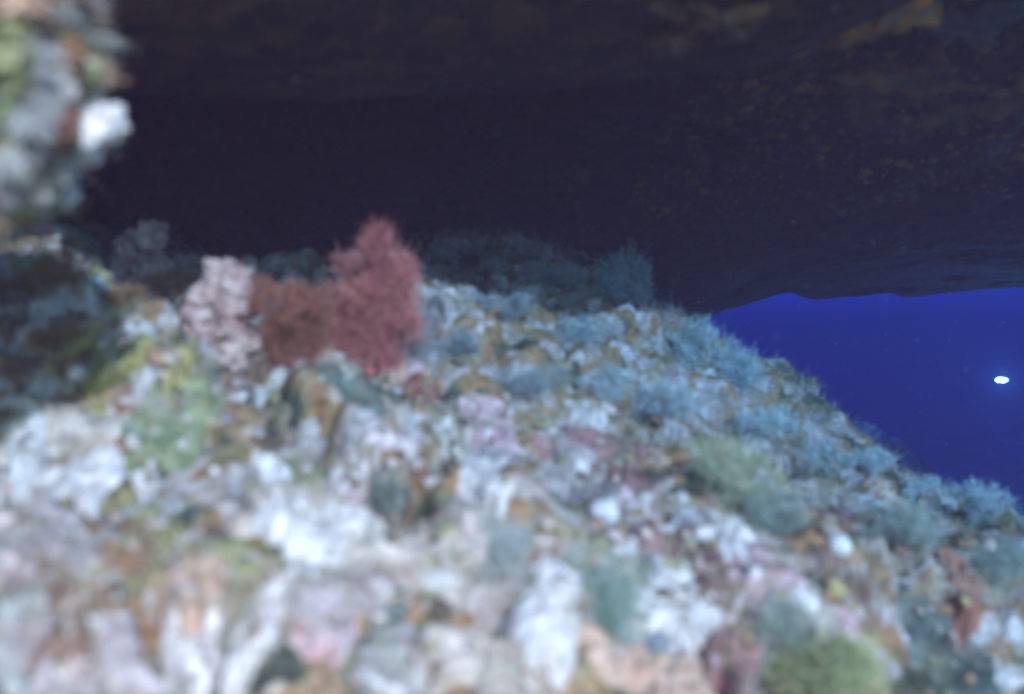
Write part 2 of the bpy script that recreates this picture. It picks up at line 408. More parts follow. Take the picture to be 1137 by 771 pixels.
def crust(u, v, w, h, key, label, rot=0, thick=.012, surf='reef', name='encrusting_sponge', cat='sponge', group=None, lumps=1.0, wob=.55, pores=0):
    """a growth covering w x h photo pixels round (u, v), lying on the surface it is seen on"""
    loc, n, dist, d = hit(u, v, surf); e1, e2 = frame(n, d)
    a, b = sizes(w / 2, h / 2, d, n, dist); sd = nxt()
    wob = .25 if lumps < .75 else wob
    thick = thick * .6 if surf == 'reef' else thick
    V, fc = crust_mesh(loc, n, e1, e2, a, b, math.radians(rot), thick, surf, sd, lumps, wob)
    if surf == 'reef': CRUSTS.append((V, n))
    ctr = V[0].copy()
    if not pores:
        o = link(name, mesh_np(name, V - ctr, fc), P[key]); o.location = ctr.tolist(); setp(o, label, cat, group); return o
    t = empty(name, ctr.tolist(), label, cat, group)
    link('body', mesh_np('body', V - ctr, fc), P[key], t)
    r = np.random.default_rng(int(sd * 100))
    for k in range(pores):
        i = r.integers(1, len(V) * 6 // 10); rr = min(a, b) * r.uniform(.09, .16)
        link('pore_rim', ring_mesh(V[i] - ctr, n, rr, rr * .42), P[key], t)
    return t
def ring_mesh(c, n, R, r, na=18, nb=8):
    A, B = np.meshgrid(np.linspace(0, 2 * np.pi, na, endpoint=False), np.linspace(0, 2 * np.pi, nb, endpoint=False), indexing='ij')
    V = np.stack([(R + r * np.cos(B)) * np.cos(A), (R + r * np.cos(B)) * np.sin(A), r * 1.3 * np.sin(B)], -1).reshape(-1, 3)
    V = V * (1 + .12 * perlin(V / (R * .8) + 3)[:, None])
    Rm = np.array(Vector(n).to_track_quat('Z', 'Y').to_matrix()); V = V @ Rm.T + np.array(c)
    I = np.arange(na * nb).reshape(na, nb); J = np.roll(I, -1, 0); K = np.roll(I, -1, 1); Lq = np.roll(J, -1, 1)
    return mesh_np('ring', V, [np.stack([I, J, Lq, K], -1).reshape(-1, 4)])
def ball(u, v, px, key, label, surf='reef', name='sea_squirt', cat='sea squirt', group=None, squash=.85, siphon=True, rough=.12, sink=.45):
    loc, n, dist, d = hit(u, v, surf); r = px / 2 / F * dist; sd = nxt()
    c = loc + n * r * sink - d * r * .2
    V, fc = ball_mesh((0, 0, 0), n, r, squash, sd, rough=rough)
    if not siphon:
        o = link(name, mesh_np(name, V, fc), P[key]); o.location = c; setp(o, label, cat, group); return o
    t = empty(name, c, label, cat, group)
    link('body', mesh_np('body', V, fc), P[key], t)
    link('siphon', ring_mesh(np.array(n) * r * squash * .93, n, r * .2, r * .09), P[key], t)
    return t
def tuft(u, v, px_w, px_h, c1, c2, label, key='brown', surf='reef', name='hydroid_tuft', cat='hydroid', group=None, n_f=420, up=.55, wd=.0009, spread=.5, curl=.35, dirv=None):
    """bush of fine filaments whose foot is at (u, v)"""
    loc, n, dist, d = hit(u, v, surf); r = px_w / 2 / F * dist; H = px_h / F * dist; sd = int(nxt() * 1000)
    g = np.random.default_rng(sd); base = np.array(loc); nn = np.array(n)
    t = empty(name, loc, label, cat, group)
    Vh, fh = ball_mesh((0, 0, 0), n, r * .25, .5, sd % 97, sub=3, rough=.3)
    link('holdfast', mesh_np('holdfast', Vh, fh), P[key], t)
    upv = unit(nn * (1 - up) + np.array([0, 0, 1.0]) * up) if dirv is None else unit(np.array(dirv, float))
    th = g.uniform(0, 2 * np.pi, n_f); q = np.sqrt(g.random(n_f))
    off = np.stack([np.cos(th) * q, np.sin(th) * q * .8, .0 * q], -1)
    if dirv is None:
        upv = unit(upv + g.normal(size=3) * .22); H = H * g.uniform(.7, 1.2)
        n_f = n_f * 5; wd = wd * .42; nl = 18
        lc = g.normal(size=(nl, 3)); lc = unit(lc) * (g.random((nl, 1)) ** .4)
        lc = lc * np.array([r * 1.05, r * .8, H * .36]) + upv * H * .30
        lr = H * g.uniform(.08, .30, nl); li = g.integers(0, nl, n_f)
        sv = unit(g.normal(size=(n_f, 3))); Pn = lc[li] + sv * (lr[li] * g.random(n_f) ** .5)[:, None]
        D = unit(sv * .6 + upv * .45 + g.normal(size=(n_f, 3)) * .5)
        L = H * (.05 + .14 * g.random(n_f) ** 1.5); Bn = g.normal(size=(n_f, 3)) * curl
    else:
        Pn = off * r * spread + upv * (g.random(n_f) ** 1.5 * H * .45)[:, None]
        D = unit(upv + off * g.uniform(.5, 1.1, n_f)[:, None] * (r / H) * 1.1 + g.normal(size=(n_f, 3)) * .22)
        L = H * g.uniform(.35, .85, n_f); Bn = g.normal(size=(n_f, 3)) * curl
    mixv = g.random(n_f)[:, None]; C = np.array(c1) * (1 - mixv) + np.array(c2) * mixv
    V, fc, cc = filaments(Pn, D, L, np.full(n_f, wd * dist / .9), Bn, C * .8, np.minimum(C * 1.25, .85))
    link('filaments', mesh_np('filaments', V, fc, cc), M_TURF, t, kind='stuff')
    return t

# ------------------------------------------------------------------ ground cover on the reef: turf and nodules nobody could count
RN = base_n(REEF_V[:, 0], REEF_V[:, 1])
sel = np.where((REEF_V[:, 0] > -1.0) & (REEF_V[:, 0] < 1.7) & (REEF_V[:, 1] > .15) & (REEF_V[:, 1] < 3.3))[0]
# even over the ground: weight by the grid cell's area
ax = np.gradient(gx); ay = np.gradient(gy); area = (ay[:, None] * ax[None, :]).ravel()
def pick(m, wfun=None):
    w = area[sel] * (.3 + .7 * sstep(2.2, 1.6, REEF_V[sel, 1]))
    if wfun is not None: w *= wfun(REEF_V[sel])
    return rng.choice(sel, m, p=w / w.sum())
# turf
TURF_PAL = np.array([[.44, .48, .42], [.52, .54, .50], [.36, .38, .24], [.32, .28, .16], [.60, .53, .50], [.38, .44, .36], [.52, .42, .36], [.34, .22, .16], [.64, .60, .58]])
WARM = np.array([[.50, .46, .36], [.58, .52, .44], [.42, .38, .20], [.36, .27, .13], [.66, .54, .48], [.42, .43, .30], [.56, .40, .32], [.38, .21, .13], [.68, .62, .58]])
def turf(name, ncl, nf, lmin, lmax, wd, wfun, pal_w, c=None, nn=None, TURF_PAL=None):
    TURF_PAL = WARM if TURF_PAL is None else TURF_PAL
    if c is None: ids = pick(ncl, wfun); c = REEF_V[ids]; nn = RN[ids]
    nz = fbm(c / .12 + 5, 2)
    ci = np.clip(((nz * .9 + .5) * len(TURF_PAL) + rng.normal(size=ncl) * 1.6).astype(int), 0, len(TURF_PAL) - 1)
    ci = np.where(rng.random(ncl) < .3, rng.choice(len(TURF_PAL), ncl, p=pal_w), ci)
    Lc = rng.uniform(lmin, lmax, ncl) * (1 + .5 * perlin(c / .2 + 40))
    rep = lambda a: np.repeat(a, nf, 0)
    m = ncl * nf; th = rng.uniform(0, 2 * np.pi, m); q = np.sqrt(rng.random(m))
    off = np.stack([np.cos(th) * q, np.sin(th) * q, 0 * q], -1)
    off -= (off * rep(nn)).sum(1)[:, None] * rep(nn)
    L = rep(Lc) * rng.uniform(.4, 1.1, m)
    Pn = rep(c) + off * rep(Lc)[:, None] * .7 - rep(nn) * .003
    upv = unit(rep(nn) * .6 + np.array([0, 0, .5]))
    D = unit(upv * .7 + off * .8 + rng.normal(size=(m, 3)) * .5)
    C = rep(TURF_PAL[ci] * rng.uniform(.7, 1.15, ncl)[:, None]) * rng.uniform(.8, 1.2, m)[:, None]
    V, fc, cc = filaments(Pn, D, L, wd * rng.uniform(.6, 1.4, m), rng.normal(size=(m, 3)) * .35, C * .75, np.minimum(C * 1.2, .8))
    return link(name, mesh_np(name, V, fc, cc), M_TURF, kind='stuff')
pw = np.array([2, 3, 2, 1.2, 2, 2, 1.4, 1, 2.]); pw /= pw.sum()
o = turf('algal_turf', 4600, 20, .008, .020, .00045, lambda v: .7 + sstep(-.15, .45, v[:, 0] + .35 * (v[:, 1] - .9)) * .8, pw)
o['label'] = 'short pale grey green algal turf covering the reef slope'; o['category'] = 'algae'
o = turf('hydroid_carpet', 3000, 38, .011, .028, .00042, lambda v: .15 + sstep(-.05, .4, v[:, 0] + .8 * (v[:, 1] - 1.0)) * 1.6, pw, TURF_PAL=TURF_PAL * .8)  # palette darkened to put the back slope's shade into the colour
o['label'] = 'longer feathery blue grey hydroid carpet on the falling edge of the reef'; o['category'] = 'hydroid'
# nodules
NOD_PAL = np.array([[.70, .64, .62], [.74, .69, .67], [.58, .46, .44], [.60, .50, .47], [.42, .25, .17], [.30, .18, .11], [.44, .37, .18], [.32, .29, .17], [.50, .48, .46], [.16, .12, .09], [.54, .44, .36]])
def nodules(name, m, rmin, rmax, wfun=None, pal_w=None, surfv=None, surfn=None):
    V0, T0 = ico(2)
    temps = [V0 * (1 + .38 * fbm(V0 * 1.3 + 11 * k, 3)[:, None]) for k in range(10)]
    ids = pick(m, wfun) if surfv is None else None
    c = REEF_V[ids] if surfv is None else surfv; nn = RN[ids] if surfn is None else surfn
    r = rmin * (rmax / rmin) ** (rng.random(m) ** 1.6)
    ci = rng.choice(len(NOD_PAL), m, p=pal_w)
    VV, FF, CC = [], [], []
    for k in range(m):
        a = rng.normal(size=3); z = unit(nn[k] + .3 * rng.normal(size=3)); xx = unit(np.cross(z, a)); yy = np.cross(z, xx)
        sc3 = r[k] * np.array([rng.uniform(.8, 1.6), rng.uniform(.8, 1.3), rng.uniform(.35, .8)])
        VV.append((temps[k % 10] * sc3) @ np.stack([xx, yy, z]) + c[k]); FF.append(T0 + k * len(V0))
        CC.append(np.repeat(NOD_PAL[ci[k]][None] * rng.uniform(.8, 1.1), len(V0), 0))
    return link(name, mesh_np(name, np.concatenate(VV), [np.concatenate(FF)], np.concatenate(CC)), M_NOD, kind='stuff')
nw = np.array([1.2, .9, 2., 1.8, 1, 1.6, 1, 2, 1.4, 1.6, 2.2]); nw /= nw.sum()
o = nodules('crust_nodules', 2300, .0025, .012, lambda v: (.5 + sstep(.7, -.2, v[:, 0] + .3 * (v[:, 1] - .6))) * (.12 + .88 * sstep(1.25, .8, v[:, 1])), nw)
o['label'] = 'small white pink and brown nodules of crust strewn over the reef'; o['category'] = 'crust'

# ------------------------------------------------------------------ branching soft corals
def branch_bush(u, v, px_w, px_h, label, key, fil_c1, fil_c2, name='soft_coral', cat='soft coral', nb=9, lean=0.0, seed=1, depth=5, fuzz=56, wd=.0003, thick=.0018):
    loc, n, dist, d = hit(u, v); H = px_h / F * dist * 1.16; Wd = px_w / F * dist
    g = np.random.default_rng(seed)
    t = empty(name, loc, label, cat)
    Vh, fh = ball_mesh((0, 0, 0), n, Wd * .12, .5, seed, sub=3, rough=.3)
    link('holdfast', mesh_np('holdfast', Vh, fh), P[key], t)
    ring = np.linspace(0, 2 * np.pi, 5, endpoint=False)
    for b in range(nb):
        fx = (b + .5) / nb * 2 - 1
        VV, FF, base = [], [], 0
        fp, fd, fl = [], [], []
        d0 = unit(np.array([fx * Wd / H * .22 + lean, g.normal() * .25, 1.0]))
        st0 = np.array([fx * Wd * .36, g.normal() * Wd * .07, 0.0])
        stack = [(st0, d0, H * .25 * (1.08 - .25 * abs(fx - .2)) * g.uniform(.6, 1.15), thick * H / .12, depth)]
        while stack:
            s0, dd, ln, r0, lv = stack.pop()
            mid = s0 + dd * ln * .5 + g.normal(size=3) * ln * .06; end = s0 + dd * ln + g.normal(size=3) * ln * .08
            a = unit(np.cross(dd, [.3, 1, .1])); bb = np.cross(dd, a)
            pts = []
            for cpt, rr in ((s0, r0), (mid, r0 * .85), (end, r0 * .7)):
                pts.append(cpt + (a[None] * np.cos(ring)[:, None] + bb[None] * np.sin(ring)[:, None]) * rr)
            VV.append(np.concatenate(pts)); I = base + np.arange(15).reshape(3, 5); J = np.roll(I, -1, 1)
            FF.append(np.stack([I[:-1], J[:-1], J[1:], I[1:]], -1).reshape(-1, 4)); base += 15
            for _ in range(fuzz * 4 if lv >= depth - 1 else fuzz):
                tq = g.random(); q = s0 + (end - s0) * tq
                fp.append(q); fd.append(unit(dd * .5 + g.normal(size=3) * .7)); fl.append(H * (g.uniform(.02, .085) if g.random() < .9 else g.uniform(.08, .15)) * (1.6 if lv >= depth - 1 else 1))
            if lv > 0:
                for _ in range(2 if lv < 4 else g.integers(2, 4)):
                    nd = unit(dd + g.normal(size=3) * np.array([.46, .34, .36]) + np.array([0, 0, .10]))
                    if abs(end[0]) > Wd * .46: nd = unit(nd - np.array([np.sign(end[0]) * .8, 0, 0]))
                    if end[2] > H * .97: nd = unit(nd * np.array([1.2, 1, .3]))
                    stack.append((end, nd, ln * g.uniform(.58, .8), r0 * .72, lv - 1))
        br = link('branch', mesh_np('branch', np.concatenate(VV), [np.concatenate(FF)]), P[key], t)
        m = len(fp); mixv = g.random(m)[:, None] * np.array(fil_c1) ; mv = g.random(m)[:, None]
        C = np.array(fil_c1) * (1 - mv) + np.array(fil_c2) * mv
        V, fc, cc = filaments(np.array(fp), np.array(fd), np.array(fl), np.full(m, wd), g.normal(size=(m, 3)) * .3, C, np.minimum(C * 1.35 + .03, .8))
        link('polyps', mesh_np('polyps', V, fc, cc), M_TURF, br, kind='stuff')
    return t

branch_bush(410, 412, 92, 158, 'bushy red soft coral, the tallest red growth on the reef', 'red_branch', (.42, .09, .08), (.60, .27, .23), nb=9, seed=19, depth=5)
branch_bush(326, 402, 70, 108, 'low brownish red soft coral between the pale pink sponge column and the bushy red one', 'maroon', (.27, .09, .06), (.42, .17, .11), nb=7, seed=23, depth=4)
tuft(455, 405, 60, 120, (.30, .28, .30), (.46, .44, .48), 'grey mauve tuft fringing the side of the bushy red soft coral', n_f=260)

# ------------------------------------------------------------------ single growths, by the photograph
C_ = crust; B_ = ball; T_ = tuft
# the ledge by the dark hollow
def knob_column(u, v, w, h, key, label, seed=77):
    loc, n, dist, d = hit(u, v + h / 2); W_, H_ = w / F * dist, h / F * dist
    t = empty('knobbly_sponge', loc, label, 'sponge'); g = np.random.default_rng(seed)
    for k in range(15):
        f = k / 14; c = np.array([g.uniform(-.36, .36) * W_ - .05 * W_, g.uniform(-.2, .2) * W_, f * H_ * .92])
        V, fc = ball_mesh((0, 0, 0), (g.normal() * .4, -.6, .8), W_ * g.uniform(.20, .34), g.uniform(.75, 1.0), nxt(), sub=4, rough=.5)
        V = V + .0042 * fbm(V / .011 + k * 5, 3)[:, None] * unit(V)
        link('lobe', mesh_np('lobe', V + c, fc), P[key], t)
    return t
knob_column(247, 350, 66, 96, 'pink_grey', 'tall knobbly pale pink sponge column beside the low brownish red soft coral')
B_(232, 300, 17, 'white', 'small white ball on top of the pale pink sponge column', siphon=False, name='sponge_ball', cat='sponge')
B_(275, 285, 20, 'peach', 'small round salmon orange ball sponge above the pale pink column', siphon=False, name='sponge_ball', cat='sponge')
knob_column(152, 290, 54, 50, 'pink_grey', 'small ragged pale pink sponge clump at the edge of the dark hollow', seed=31)
C_(180, 306, 26, 30, 'peach', 'small peach rim beside the small ragged pink clump by the dark hollow', thick=.010)
C_(186, 268, 44, 28, 'rust', 'rusty orange crust behind the small ragged pink clump', thick=.012)
C_(110, 322, 24, 32, 'blue', 'small bright blue white crust inside the dark hollow', thick=.012)
C_(100, 276, 26, 24, 'blue_grey', 'small blue grey crust at the upper rim of the dark hollow', thick=.010)
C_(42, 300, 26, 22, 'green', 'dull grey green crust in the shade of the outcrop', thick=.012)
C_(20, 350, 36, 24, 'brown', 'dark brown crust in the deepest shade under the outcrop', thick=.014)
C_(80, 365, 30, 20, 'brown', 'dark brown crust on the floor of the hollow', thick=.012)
C_(140, 372, 52, 30, 'white_cold', 'pale bluish crust just below the dark hollow', thick=.012)
C_(298, 395, 40, 26, 'brown', 'brown knob at the foot of the pale pink sponge column', thick=.016)
C_(266, 418, 26, 40, 'orange', 'small orange finger crust below the pale pink sponge column', thick=.016)
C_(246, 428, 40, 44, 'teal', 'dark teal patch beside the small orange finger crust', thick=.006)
C_(355, 401, 38, 18, 'peach', 'thin salmon orange crust at the foot of the low brownish red soft coral', thick=.010)
C_(436, 413, 36, 16, 'peach', 'thin pale salmon crust under the bushy red soft coral', thick=.012)
C_(462, 408, 14, 14, 'pink', 'tiny pink crust at the outer foot of the bushy red soft coral', thick=.010)
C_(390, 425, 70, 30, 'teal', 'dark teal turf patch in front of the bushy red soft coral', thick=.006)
C_(302, 425, 34, 22, 'white_cold', 'small pale blue crust between the orange finger and the dark teal turf', thick=.012)
# yellow and green patch
for i, (u, v, w, h) in enumerate([(103, 380, 24, 20), (62, 408, 30, 30), (80, 392, 26, 18), (202, 396, 18, 40), (108, 438, 24, 20), (150, 400, 18, 22)]):
    C_(u, v, w, h, 'yellow', ['mustard yellow lump at the upper rim of the green algae patch', 'largest mustard yellow lump, beside the pale blue rock crust', 'mustard yellow lump next to the largest yellow one',
        'tall narrow yellow crust beside the green algae patch', 'mustard yellow lump just under the little cream ball', 'small yellow green lump among the green algae'][i],
       thick=.013, name='yellow_sponge', cat='sponge', group='yellow sponges round the green algae')
B_(86, 421, 20, 'white', 'little cream ball among the mustard yellow lumps')
B_(148, 420, 12, 'white', 'tiny white ball on the green algae patch')
C_(185, 455, 90, 110, 'green', 'broad soft green algae patch below the dark hollow', thick=.010, name='algae_patch', cat='algae', lumps=.6)
C_(125, 400, 80, 50, 'olive', 'olive algae patch between the yellow lumps', thick=.009, name='algae_patch', cat='algae')
T_(165, 490, 70, 36, (.24, .32, .20), (.40, .48, .36), 'soft green algae tuft on the broad green patch', name='algae_tuft', cat='algae')
T_(120, 440, 60, 50, (.26, .27, .10), (.40, .38, .16), 'short olive algae tuft among the yellow lumps', name='algae_tuft', cat='algae')
for i, (u, v, lb) in enumerate([(30, 330, 'brown weed tuft under the outcrop'), (75, 310, 'brownish weed tuft on the back of the hollow'), (130, 340, 'olive weed tuft on the open side of the hollow'), (195, 330, 'olive brown weed tuft beside the pale pink sponge column'), (60, 385, 'yellowish weed tuft over the largest yellow lump')]):
    T_(u, v, 60, 40, (.32, .17, .09), (.48, .30, .16), lb, name='weed_tuft', cat='algae', group='weed tufts round the dark hollow')
C_(18, 482, 56, 100, 'white_cold', 'big pale blue white crust on the rock beside the yellow lumps', thick=.018, pores=2)
C_(95, 478, 100, 26, 'beige', 'long tan ridge crust under the mustard yellow lumps', rot=24, thick=.014)
C_(105, 462, 80, 16, 'rust', 'narrow rusty crust running along the long tan ridge', rot=24, thick=.010)
# left foreground
C_(100, 545, 82, 60, 'white', 'broad smooth white sponge below the long tan ridge', thick=.018, lumps=.5, pores=2)
B_(64, 540, 30, 'white', 'white ball squeezed against the broad smooth white sponge')
C_(160, 540, 26, 30, 'white', 'small white crust right beside the broad smooth white sponge', thick=.012)
C_(34, 541, 34, 14, 'white', 'white shell sliver above a dark strip painted on the rock', thick=.008)
C_(30, 552, 44, 14, 'teal', 'dark teal strip painted as a shaded slit under the white shell sliver', thick=.004)  # thin dark sheet, the shade of a slit put into its colour
C_(26, 590, 60, 50, 'mauve', 'flat lilac crust below the dark strip', thick=.012)
C_(45, 640, 80, 50, 'mauve', 'lumpy lilac crust between the flat lilac crust and the brown patch', thick=.014)
C_(95, 670, 70, 60, 'brown', 'dark brown lump patch beside the lumpy lilac crust', thick=.014)
C_(25, 720, 70, 60, 'blue_grey', 'blue grey smooth crust next to the frilled lilac crust', thick=.014)
C_(85, 752, 120, 56, 'mauve', 'frilled lilac crust with white knobs at the foot of the reef', thick=.020, pores=3)
B_(68, 752, 26, 'white', 'white knob on the frilled lilac crust')
C_(210, 700, 62, 92, 'white', 'white lobed sponge leaning towards the olive turf', rot=18, thick=.024, lumps=.5)
C_(290, 705, 46, 92, 'white', 'smooth upright white sponge lobe next to the leaning one', rot=-8, thick=.026, lumps=.4)
C_(306, 655, 26, 20, 'orange', 'small orange crust on top of the upright white lobe', thick=.010)
C_(215, 650, 50, 30, 'peach', 'small peach crust on the upper edge of the leaning white lobe', thick=.010)
C_(200, 620, 110, 46, 'olive', 'olive turf patch above the leaning white lobe', thick=.010, name='algae_patch', cat='algae')
C_(150, 615, 50, 30, 'orange', 'dull orange crust beside the olive turf patch', thick=.012)
C_(170, 580, 54, 26, 'blue_grey', 'pale teal crust under the small white crust', thick=.010)
C_(230, 745, 60, 40, 'teal', 'dark green turf between the two white lobes and the reef foot', thick=.006, name='algae_patch', cat='algae')
B_(238, 525, 10, 'white', 'tiny white bead in the dark turf beside the long white bar')
# centre
C_(305, 524, 36, 20, 'white', 'white bar shaped crust above the large white plate', thick=.016, lumps=.4)
C_(335, 535, 60, 24, 'green', 'green turf strip under the white bar shaped crust', thick=.006, name='algae_patch', cat='algae')
C_(345, 575, 130, 90, 'white', 'large bright white crust plate with a brown lower edge', rot=22, thick=.020, lumps=.6, pores=3)
C_(372, 592, 92, 14, 'rust', 'brown ridge along the edge of the large bright white plate', rot=32, thick=.014)
C_(298, 572, 42, 40, 'white', 'round white cushion against the large bright white plate', thick=.024, lumps=.3)
C_(390, 535, 60, 44, 'pale_pink', 'pale pink crust above the large bright white plate', thick=.014)
C_(432, 492, 46, 40, 'pale_pink', 'pale pink crust below the bushy red soft coral', thick=.014)
C_(428, 527, 22, 26, 'teal', 'round dark green patch painted as the shade of a hole', thick=.004)  # flat dark sheet painting in the shade of a gap
C_(436, 552, 40, 18, 'teal', 'oval teal turf patch below the round dark green patch', thick=.004)
C_(490, 522, 16, 24, 'teal', 'small dark green patch painted as a shaded pit next to the orange streak', thick=.004)  # another flat sheet, its dark colour stands in for a gap's shade
C_(466, 520, 18, 54, 'orange', 'vertical orange streak of sponge between two dark painted pits', thick=.012)
C_(496, 482, 24, 54, 'white', 'upright white crust with a yellow edge above the orange streak', rot=14, thick=.018)
C_(484, 490, 12, 34, 'yellow', 'thin yellow edge beside the upright white crust', thick=.014)
C_(468, 440, 34, 50, 'rust', 'rusty brown crust running down from the bushy red soft coral', thick=.012)
C_(540, 478, 60, 60, 'pink', 'pink crust sheet behind the upright white crust', thick=.010)
C_(552, 548, 34, 28, 'white', 'white knob at the end of the pink crust sheet', thick=.016)
B_(522, 573, 14, 'white', 'tiny white ball below the white knob')
C_(500, 600, 80, 70, 'beige', 'broad sandy beige crust in the middle of the reef', thick=.012)
C_(430, 610, 80, 50, 'beige', 'tan beige crust beside the brown ridge of the white plate', thick=.012)
C_(385, 665, 90, 60, 'mauve', 'pale lilac crust below the brown ridge', thick=.014, pores=2)
C_(360, 705, 60, 46, 'pink', 'dusty pink crust under the pale lilac one', thick=.012)
C_(490, 655, 46, 60, 'olive', 'olive yellow turf strip below the sandy beige crust', thick=.008, name='algae_patch', cat='algae')
C_(440, 668, 26, 26, 'teal', 'small teal patch painted as a shaded hollow beside the olive yellow strip', thick=.004)  # dark colour stands in for the shade of a hollow
T_(560, 640, 60, 80, (.40, .46, .44), (.56, .60, .58), 'pale grey green tuft in front of the sandy beige crust', name='algae_tuft', cat='algae')
C_(545, 752, 170, 50, 'beige', 'wide pale beige crust at the very foot of the reef', thick=.022)
C_(430, 730, 50, 60, 'blue_grey', 'grey crust between the dusty pink and the wide beige crusts', thick=.014)
C_(600, 706, 60, 22, 'blue', 'bright blue tinted crust above the wide beige crust', thick=.008)
# right of centre
B_(667, 578, 36, 'white', 'bright white ball, the largest ball on the reef', rough=.05)
C_(614, 672, 78, 72, 'white', 'scalloped white lilac sponge in front of the bright white ball', thick=.022, lumps=.7, pores=3)
C_(604, 605, 28, 60, 'orange', 'orange brown streak above the scalloped white sponge', thick=.010)
C_(640, 540, 90, 50, 'mauve', 'smooth pale lilac crust behind the bright white ball', thick=.012)
C_(602, 494, 22, 12, 'red', 'tiny crimson crust on the pale lilac reef', thick=.008)
C_(688, 515, 80, 50, 'redbrown', 'reddish brown crust behind the pale lilac one', thick=.014, pores=2)
C_(725, 520, 24, 28, 'peach', 'small peach lump at the end of the reddish brown crust', thick=.014)
C_(706, 578, 32, 40, 'pale_pink', 'pale pink lump right beside the bright white ball', thick=.018)
C_(735, 598, 40, 40, 'redbrown', 'dark reddish crust next to the pale pink lump', thick=.010)
T_(676, 705, 84, 116, (.30, .42, .36), (.44, .56, .50), 'tall sea green algae tuft below the bright white ball', name='algae_tuft', cat='algae', n_f=800, key='green')
C_(800, 590, 60, 60, 'white', 'white crust beside the leafy green hydroid patch', thick=.014)
B_(792, 624, 18, 'white', 'small white ball under the white crust')
C_(742, 645, 36, 32, 'yellow', 'pale yellow lump above the white fan crust', thick=.014, name='yellow_sponge', cat='sponge')
C_(744, 695, 90, 66, 'white', 'white fan shaped crust with ragged lower edge', thick=.018, pores=2)
C_(806, 685, 60, 90, 'redbrown', 'large reddish brown sponge with pale spots beside the white fan', thick=.018, pores=4)
C_(782, 648, 26, 26, 'peach', 'peach lump on top of the large reddish brown sponge', thick=.012)
C_(850, 650, 60, 60, 'pink', 'pale rose crust beside the large reddish brown sponge', thick=.012)
C_(740, 758, 180, 30, 'peach', 'long peach orange crust at the foot of the reef under the white fan', thick=.018)
T_(730, 725, 50, 36, (.36, .46, .56), (.50, .60, .70), 'short blue grey tuft under the white fan crust')
# falling edge to the right
B_(928, 611, 27, 'white_cold', 'pale bluish ball on the brown crust of the falling edge', rough=.06)
C_(950, 578, 64, 52, 'redbrown', 'red brown crust behind the pale bluish ball', thick=.014)
C_(925, 650, 60, 40, 'brown', 'brown crust in front of the pale bluish ball', thick=.010)
C_(945, 705, 50, 18, 'pink', 'thin pink and white crust strip below the pale bluish ball', rot=-30, thick=.010)
C_(1060, 650, 34, 44, 'rust', 'rusty lump on the dim falling edge', thick=.014)
C_(1122, 700, 26, 22, 'white_cold', 'small pale crust at the dimmest end of the reef', thick=.012)
C_(985, 548, 36, 20, 'peach', 'small tan crust among the hydroids of the falling edge', thick=.010)
C_(1040, 735, 100, 70, 'teal', 'dark green weed mat at the dim foot of the reef', thick=.014, name='algae_patch', cat='algae')
HY = 'hydroid tufts along the falling edge'
for (u, v, w, h, lb, c) in [
    (690, 335, 60, 62, 'tallest hydroid tuft standing on the crest of the reef', 0), (640, 380, 90, 60, 'bushy hydroid behind the smooth pale lilac crust', 0),
    (770, 400, 80, 62, 'pale blue hydroid bush below the tallest crest tuft', 1), (815, 425, 44, 44, 'small bright hydroid bush at the turn of the crest', 1),
    (790, 555, 110, 80, 'leafy green hydroid patch beside the white crust', 2), (845, 480, 70, 60, 'soft hydroid bush below the turn of the crest', 1),
    (730, 465, 90, 60, 'spreading hydroid bush above the reddish brown crust', 0), (900, 520, 80, 50, 'hydroid bush above a dark cleft on the falling edge', 1),
    (960, 524, 60, 30, 'small hydroid bush past the dark cleft', 1), (1020, 548, 80, 36, 'wide hydroid bush on the falling edge rim', 1), (1085, 572, 60, 34, 'last hydroid bush on the rim, towards the open water', 1),
    (1000, 610, 90, 70, 'dense hydroid bush between the red brown crust and the rusty lump', 3), (1100, 640, 70, 50, 'green hydroid bush near the small pale crust', 3), (860, 590, 80, 70, 'grey hydroid bush beside the white crust and the small white ball', 3),
    (560, 350, 80, 50, 'dusky hydroid bush in the shade behind the bushy red soft coral', 4), (510, 400, 70, 50, 'dusky hydroid bush at the side of the bushy red soft coral', 4), (610, 320, 70, 46, 'dusky hydroid bush just under the crest', 4),
    (490, 285, 50, 36, 'pale tipped hydroid at the back of the ledge', 4), (590, 440, 80, 44, 'low hydroid bush behind the pink crust sheet', 4), (660, 440, 70, 50, 'blue grey hydroid bush between the crest and the reddish brown crust', 0)]:
    c1, c2 = [((.36, .44, .48), (.52, .60, .62)), ((.40, .52, .54), (.58, .68, .70)), ((.38, .42, .26), (.54, .58, .42)), ((.26, .34, .30), (.40, .48, .44)), ((.26, .32, .34), (.40, .46, .48))][c]
    T_(u, v, w, h, c1, c2, lb, group=HY, n_f=520, wd=.0008)
T_(915, 775, 110, 120, (.34, .38, .16), (.56, .60, .36), 'long yellow green algae fronds at the foot of the falling edge', name='algae_fronds', cat='algae', n_f=420, wd=.0014, curl=.15, key='olive')
T_(1010, 770, 80, 60, (.10, .14, .10), (.18, .22, .16), 'dark green weed tuft on the dark green mat', name='algae_tuft', cat='algae')
T_(870, 720, 60, 80, (.36, .44, .38), (.50, .56, .48), 'grey green tuft beside the long yellow green fronds', name='algae_tuft', cat='algae')

# nodules and turf that grow over the larger crusts too
cv = np.concatenate([V for V, n in CRUSTS]); cn = np.concatenate([np.repeat(np.array(n)[None], len(V), 0) for V, n in CRUSTS])
wt = np.concatenate([np.full(len(V), np.ptp(V, axis=0).max() ** 2) for V, n in CRUSTS])
ii = rng.choice(len(cv), 1100, p=wt / wt.sum())
o = nodules('crust_beads', 1100, .0015, .005, None, nw, cv[ii], cn[ii])
o['label'] = 'tiny beads and knobs growing over the sponge crusts'; o['category'] = 'crust'

